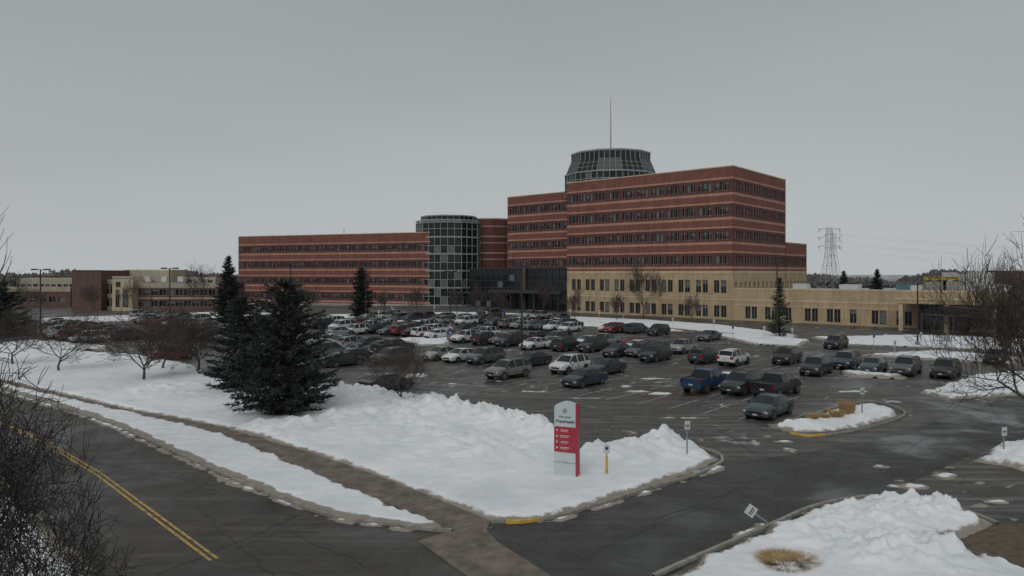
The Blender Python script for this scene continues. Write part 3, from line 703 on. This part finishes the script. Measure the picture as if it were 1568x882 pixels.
def conifer(name,base,height,rad,seed,mat='needle',dens=1.0,z0=.04,tuft=.4,pw=.85):
    rg=random.Random(seed); mb=MB(); bx,by=base
    mb.tube([(bx,by,-.05),(bx,by,height*.5),(bx,by,height*.97)],[height*.022,height*.013,.02],7,'bark')
    vs=[];fs=[]
    def leaf(p,d,l,w_):
        s=d.cross(Vector((rg.gauss(0,1),rg.gauss(0,1),rg.gauss(0,1)))).normalized()*w_
        o=len(vs); q=p+d*l
        vs.extend([tuple(p-s*.5),tuple(p+s*.5),tuple(q+s*.2),tuple(q-s*.2)]); fs.append((o,o+1,o+2,o+3))
    nb=int(height*24*dens)
    lob=[rg.uniform(.75,1.15) for _ in range(9)]
    for i in range(nb):
        t=(i+rg.random())/nb; t=t**1.15; z=height*(z0+(1-z0)*t)
        az=rg.uniform(0,2*math.pi); L=rad*((1-t)**pw)*rg.choice([.5,.75,.9,1.0,1.12])*rg.uniform(.88,1.08)*lob[int(az/6.2832*8.99)]*(1+.14*math.sin(z*2.6+az*2))+.12
        if t<.06: L*=.85
        d=Vector((math.cos(az),math.sin(az),rg.uniform(-.25,.18)+.5*t)).normalized(); p=Vector((bx,by,z))
        n=max(3,int(L/.16*dens**.3))
        cv=rg.uniform(.03,.13)
        mb.tube([p,p+d*L*.5+Vector((0,0,cv*.25*L)),p+d*L*.97+Vector((0,0,cv*L))],[.035,.02,.008],3,'bark',cap=False)
        for k in range(n):
            f=(k+rg.random())/n; f=f**.7
            sp=(.25+L*.16)*(1.15-f)
            q=p+d*L*f+Vector((0,0,cv*L*f*f))+Vector((rg.gauss(0,.3),rg.gauss(0,.3),rg.gauss(0,.10)))*sp
            for _ in range(4):
                dd=(d*rg.uniform(.3,1.3)+Vector((rg.gauss(0,.5),rg.gauss(0,.5),rg.gauss(.05,.3)))).normalized()
                leaf(q,dd,tuft*rg.uniform(.5,1.1),tuft*.22)
    for _ in range(30): leaf(Vector((bx,by,height*rg.uniform(.93,1.0))),Vector((rg.gauss(0,.5),rg.gauss(0,.5),1)).normalized(),tuft*.7,tuft*.22)
    mb.add(vs,fs,mat); return mb.obj(name,(bx,by,0))
conifer('spruce_tree',S(438,636),10.2,4.6,1,dens=1.6,tuft=.42,pw=.52)
conifer('spruce_tree',S(372,598),8.6,3.6,2,dens=1.3,tuft=.42,pw=.6)
conifer('spruce_tree',S(350,500),14.2,4.4,3,dens=.9,tuft=.6)
conifer('spruce_tree',S(553,487),12.0,3.4,4,dens=1.1,tuft=.55,pw=.5)
conifer('spruce_tree',S(1193,516),10.0,1.9,5,mat='needle2',dens=.8,tuft=.45)
conifer('pine_tree',S(2,515),9.2,4.6,6,dens=.9,tuft=.6,pw=.5)
conifer('pine_tree',(X(1343,330),330),12.5,4.0,8,dens=.6,tuft=.9)
conifer('pine_tree',(X(1292,300),300),11.5,3.0,9,dens=.6,tuft=.9)
bare_tree('bare_crabapple_tree',(-12.2,16.6),8.7,4.3,11,kids=(8,5,5,5,4,2),r0=.22,twigr=.0105,up=.02,wig=.5,droop=.05)
bare_tree('bare_crabapple_tree',(-10.6,13.2),6.0,3.3,15,kids=(8,5,5,5,4),r0=.18,twigr=.0085,up=.02,wig=.5,droop=.05)
bare_tree('bare_tree',(-26.5,33),13.8,5.2,12,kids=(7,5,5,4,4),r0=.26,twigr=.015)
bare_tree('bare_tree',(34.6,45),12.4,5.6,13,kids=(8,5,5,5,4),r0=.24,mat='barkl',twigr=.016)
bare_tree('bare_crabapple_tree',S(613,628),5.3,2.7,21,kids=(6,5,4,4,4),r0=.10,twigr=.010,mat='barkl')
bare_tree('bare_crabapple_tree',S(220,584),6.6,3.9,22,kids=(6,5,5,4,4),r0=.17,twigr=.015,mat='barkl')
bare_tree('bare_crabapple_tree',S(303,570),6.6,4.0,23,kids=(6,5,5,4,4),r0=.17,twigr=.015,mat='barkl')
bare_tree('bare_crabapple_tree',S(250,566),6.4,3.8,24,kids=(5,5,4,4,4),r0=.15,twigr=.015,mat='barkl')
bare_tree('bare_crabapple_tree',S(90,570),6.2,4.4,25,kids=(5,5,5,4,3),r0=.15,twigr=.015,mat='barkl')
bare_tree('bare_crabapple_tree',S(20,560),6.6,4.4,27,kids=(5,5,5,4,3),r0=.15,twigr=.015,mat='barkl')
bare_tree('bare_tree',S(985,489),13,5.0,26,kids=(5,5,4,4,3),r0=.22,twigr=.026,mat='barkl')
for i,(x_,y_,h_,s_) in enumerate([(640,484,7,2.5),(730,484,8,2.5),(765,486,7,2.5),(830,484,8.5,3),(880,487,7,2.5),(310,478,13,4.5),(590,482,6,2.5),(1060,493,6,2),(700,482,7,2),(470,482,7,3),(150,486,8,4),(205,484,9,4),(40,486,10,5),(945,490,6,2)]):
    bare_tree('bare_tree',S(x_,y_),h_,s_,40+i,kids=(5,4,4,3,3),r0=.15,twigr=.024,mat='barkl')
def treeline(name,x0,x1,Y,h,n,seed):
    rg=random.Random(seed); vs=[];fs=[]
    for i in range(n):
        x=rg.uniform(x0,x1); y=Y+rg.uniform(-15,15); env=h*(.65+.5*noise.noise((x*.02,1.3,seed))+.3*noise.noise((x*.11,5.3,seed)))
        z=rg.random()**.6*env; w_=rg.uniform(.8,2.2); hh=rg.uniform(1.5,3.5); a=rg.uniform(-.6,.6); dy=rg.uniform(-1,1)
        o=len(vs); vs.extend([(x-w_,y-dy,max(z-hh*.5,0)),(x+w_,y+dy,max(z-hh*.5,0)),(x+a*2,y,z+hh*.6)]); fs.append((o,o+1,o+2))
    mb=MB(); mb.add(vs,fs,'treeline'); return mb.obj(name)
treeline('distant_treeline',180,520,520,13.0,7000,2)
treeline('distant_treeline',-620,-180,560,14.0,7000,5)
treeline('distant_treeline',-200,230,640,9,2500,6)
# ------------------------------------------------ street furniture
def lamp(base,h,heads=2,rot=0,arm=.9,r=.13):
    mb=MB(); x,y=base
    mb.tube([(x,y,-.05),(x,y,.75)],[.3,.3],12,'concrete'); mb.tube([(x,y,.75),(x,y,h)],[r,r*.75],8,'pole')
    for k in range(heads):
        a=rot+math.pi*k; dx,dy=math.cos(a),math.sin(a)
        mb.tube([(x,y,h-.12),(x+dx*arm*.6,y+dy*arm*.6,h-.05)],[.05,.05],6,'pole'); mb.box((x+dx*arm,y+dy*arm,h-.02),(.85,.42,.22),'pole',rot=a); mb.box((x+dx*arm,y+dy*arm,h-.14),(.5,.28,.03),'lamp',rot=a)
    mb.obj('street_lamp',(x,y,0))
lamp(S(799,547),11.9,2,math.pi*.05,.8,.14); lamp(S(260,520),11.8,2,.2); lamp(S(62,520),11.6,2,.3); lamp(S(445,500),13,2,.2); lamp(S(1190,517),13.4,1,.6); lamp(S(1478,502),11,1,2); lamp(S(690,500),11.4,2,.3)
lamp(S(1405,530),9.5,1,.5); lamp(S(560,492),11,1,.3)
def postsign(base,h,w_=.6,hh=.75,mat='offwhite',tilt=0,rot=.2,post='steel',name='traffic_sign'):
    mb=MB()
    mb.box((0,0,h/2),(.07,.05,h),post); mb.box((0,-.045,h-hh/2),(w_,.02,hh),mat); mb.box((0,-.058,h-hh/2),(w_*.75,.006,hh*.12),'metald'); mb.box((0,-.058,h-hh*.7),(w_*.6,.006,hh*.08),'metald')
    o=mb.obj(name); o.location=(base[0],base[1],0); o.rotation_euler=(0,tilt,rot); return o
postsign(S(1052,701),2.2,.34,.5); postsign(S(1192,812),1.75,.45,.45,tilt=-.95,rot=.1); postsign(S(1320,640),2.3,.35,.5); postsign(S(1537,703),1.9,.35,.5)
o=MB(); x_,y_=S(929,730)
o.tube([(x_,y_,0),(x_,y_,1.1)],[.07,.07],10,'yellow'); o.tube([(x_,y_,1.1),(x_,y_,1.75)],[.035,.035],6,'steel'); o.box((x_,y_-.06,1.5),(.34,.02,.46),'offwhite'); o.box((x_,y_-.073,1.55),(.16,.006,.16),'metald'); o.obj('bollard_sign',(x_,y_,0))
for i,(px_,py_) in enumerate([(1122,519),(1170,521),(1213,524),(1338,535),(1410,533),(1450,535),(1488,540),(1370,548),(1030,505),(955,492),(918,490),(873,488),(686,530),(700,497),(580,490),(606,487),(560,497),(502,500),(636,483),(665,482),(1093,508),(770,493),(1500,575),(600,483),(715,495),(745,492)]):
    postsign(S(px_,py_),2.3,.4,.6,mat='offwhite' if i%3 else 'blue',rot=.3,post='offwhite')
sb=S(868,733); e=bpy.data.objects.new('hospital_monument_sign',None); e.location=(sb[0],sb[1],0); e.rotation_euler=(0,0,-.42); scene.collection.objects.link(e)
mb=MB()
prof=[(-.66,0),(.55,0),(.55,4.0)]+[(.55-1.21*t,4.0+.20*math.sin(math.pi*t)-.12*t) for t in(.1,.25,.4,.55,.7,.85,.95)]+[(-.66,3.80)]
n=len(prof)
mb.add([(x,-.16,z) for x,z in prof]+[(x,.16,z) for x,z in prof],[tuple(range(n)),tuple(reversed(range(n,2*n)))]+[(i,i+n,(i+1)%n+n,(i+1)%n) for i in range(n)],'sgn')
mb.obj('panel',parent=e)
mb=MB(); mb.box((-.055,-.172,2.12),(1.21,.02,1.35),'red'); mb.box((.60,.03,2.03),(.10,.42,4.06),'red'); mb.box((-.055,-.172,.9),(1.21,.015,.02),'steel'); mb.obj('red_panels',parent=e)
mb=MB()
for k in range(4):
    z=2.60-.31*k; mb.box((-.50,-.186,z),(.09,.008,.09),'offwhite'); mb.box((-.06,-.186,z+.03),(.55 if k%2 else .42,.008,.035),'offwhite'); mb.box((-.1,-.186,z-.045),(.4,.008,.025),'offwhite')
mb.box((0,0,.04),(1.5,.7,.1),'concrete'); mb.obj('directory_marks',parent=e)
text(e,'WestHealth',(-.05,-.175,3.08),(math.pi/2,0,0),.22,'metald'); text(e,'Allina Health',(-.05,-.175,3.33),(math.pi/2,0,0),.13,'teal')
mb=MB()
for k in range(6):
    a_=k*math.pi/3; mb.tube([(-.05+.04*math.cos(a_),-.17,3.66+.04*math.sin(a_)),(-.05+.13*math.cos(a_),-.17,3.66+.13*math.sin(a_))],[.02,.03],5,'teal')
mb.obj('emblem',parent=e)
def pylon(base,h):
    mb=MB(); x,y=base; r=.13
    lv=[0,.2,.38,.54,.68,.8,.9,1.0]; wd=[.13,.10,.075,.055,.045,.04,.04,.03]
    def cr(i): return [(x+sx*wd[i]*h,y+sy*wd[i]*h,lv[i]*h) for sx,sy in((-1,-1),(1,-1),(1,1),(-1,1))]
    for i in range(7):
        a,b=cr(i),cr(i+1)
        for k in range(4):
            k2=(k+1)%4; mb.tube([a[k],b[k]],[r,r],4,'steel'); mb.tube([a[k],b[k2]],[r*.6]*2,3,'steel'); mb.tube([a[k2],b[k]],[r*.6]*2,3,'steel'); mb.tube([b[k],b[k2]],[r*.6]*2,3,'steel')
    for z in(.7,.84,.98):
        for sg in(-1,1):
            mb.tube([(x+sg*.04*h,y,z*h+.02*h),(x+sg*.19*h,y,z*h)],[r*.8]*2,4,'steel'); mb.tube([(x+sg*.04*h,y,z*h-.015*h),(x+sg*.19*h,y,z*h)],[r*.6]*2,4,'steel')
            mb.tube([(x+sg*.17*h,y,z*h),(x+sg*.17*h,y,z*h-.05*h)],[.2]*2,5,'metald')
    mb.obj('transmission_tower',(x,y,0))
pylon((X(1270,480),480),42); pylon((X(1276,900),900),62)
mb=MB()
for zz,off in((41,7.5),(35,7.5),(29.5,7.5),(41,-7.5),(35,-7.5),(29.5,-7.5)):
    x0,y0=X(1270,480)+off,480; x1,y1=x0+420,430
    pts=[(x0+(x1-x0)*t,y0+(y1-y0)*t,zz-3-16*4*t*(1-t)*.8) for t in np.linspace(0,1,25)]
    mb.tube(pts,[.04]*25,3,'steel',cap=False)
mb.obj('power_lines')
def grass(base,n,h,r,seed,lay=1.1):
    rg=random.Random(seed); vs=[];fs=[]; x,y=base
    for i in range(n):
        a=rg.uniform(0,6.283); rr_=r*rg.random()**.5; bx,by=x+math.cos(a)*rr_*.45,y+math.sin(a)*rr_*.45; L=h*rg.uniform(.5,1); tx,ty=math.cos(a)*rr_*lay,math.sin(a)*rr_*lay
        o=len(vs); vs.extend([(bx-.02,by,.1),(bx+.02,by,.1),(bx+tx,by+ty,.1+L)]); fs.append((o,o+1,o+2))
    mb=MB(); mb.add(vs,fs,'drygrass'); mb.obj('dry_grass_clump',(x,y,0))
grass(S(1297,640),900,1.4,.6,1,.8); grass(S(1281,643),500,.8,.5,2); grass(S(1246,645),400,.6,.4,5); grass(S(1262,643),300,.5,.4,6)
grass(S(1200,869),2200,.30,.8,3); grass(S(1226,867),1500,.27,.6,4)
# ------------------------------------------------ light, sky, camera
w=bpy.data.worlds.new("World"); scene.world=w; w.use_nodes=True; nt=w.node_tree; bg=nt.nodes['Background']
sky=N(nt,'ShaderNodeTexSky'); sky.sky_type='NISHITA'; sky.sun_disc=False; sky.sun_elevation=math.radians(42); sky.sun_rotation=math.radians(200); sky.air_density=1.5; sky.dust_density=4
hs=N(nt,'ShaderNodeHueSaturation'); hs.inputs['Saturation'].default_value=.12; hs.inputs['Value'].default_value=.5; nt.links.new(sky.outputs[0],hs.inputs['Color'])
tc=N(nt,'ShaderNodeTexCoord'); sp=N(nt,'ShaderNodeSeparateXYZ'); nt.links.new(tc.outputs['Generated'],sp.inputs[0])
r=N(nt,'ShaderNodeValToRGB'); nt.links.new(sp.outputs[2],r.inputs[0])
el=r.color_ramp.elements; el[0].position=0; el[0].color=(.50,.53,.545,1); el[1].position=1; el[1].color=(.40,.43,.44,1)
x1=el.new(.12); x1.color=(.445,.475,.485,1); x2=el.new(.38); x2.color=(.335,.37,.375,1)
nz=N(nt,'ShaderNodeTexNoise'); mp=N(nt,'ShaderNodeMapping'); mp.inputs['Scale'].default_value=(1,1,4); nt.links.new(tc.outputs['Generated'],mp.inputs[0]); nt.links.new(mp.outputs[0],nz.inputs['Vector']); nz.inputs['Scale'].default_value=1.2; nz.inputs['Detail'].default_value=5
rz=ramp(nt,nz.outputs[0],.3,.7,(.93,.93,.935,1),(1.06,1.06,1.06,1))
gc=mix(nt,1.0,r.outputs[0],rz.outputs[0],'MULTIPLY')
sc=N(nt,'ShaderNodeVectorMath',operation='SCALE'); sc.inputs['Scale'].default_value=10.0; nt.links.new(gc,sc.inputs[0])
mx=mix(nt,.12,sc.outputs[0],hs.outputs[0]); nt.links.new(mx,bg.inputs['Color']); bg.inputs['Strength'].default_value=.1
sd=bpy.data.lights.new('sun','SUN'); sd.energy=1.0; sd.angle=math.radians(50); sd.color=(1,.975,.94)
so=bpy.data.objects.new('sun',sd); scene.collection.objects.link(so)
az=math.radians(200); elv=math.radians(42)
dirv=Vector((math.sin(az)*math.cos(elv),math.cos(az)*math.cos(elv),math.sin(elv))); so.rotation_euler=dirv.to_track_quat('Z','Y').to_euler(); so.location=(0,0,80)
cd=bpy.data.cameras.new('camera'); cam=bpy.data.objects.new('camera',cd); scene.collection.objects.link(cam)
cam.location=(0,0,CAMH); cam.rotation_euler=(math.pi/2,0,0); cd.sensor_width=36; cd.lens=36*F/1568; cd.shift_y=-23/1568; cd.clip_end=6000; cd.clip_start=.1
scene.camera=cam
scene.view_settings.view_transform='Standard'; scene.view_settings.look='None'; scene.view_settings.exposure=0; scene.view_settings.gamma=1
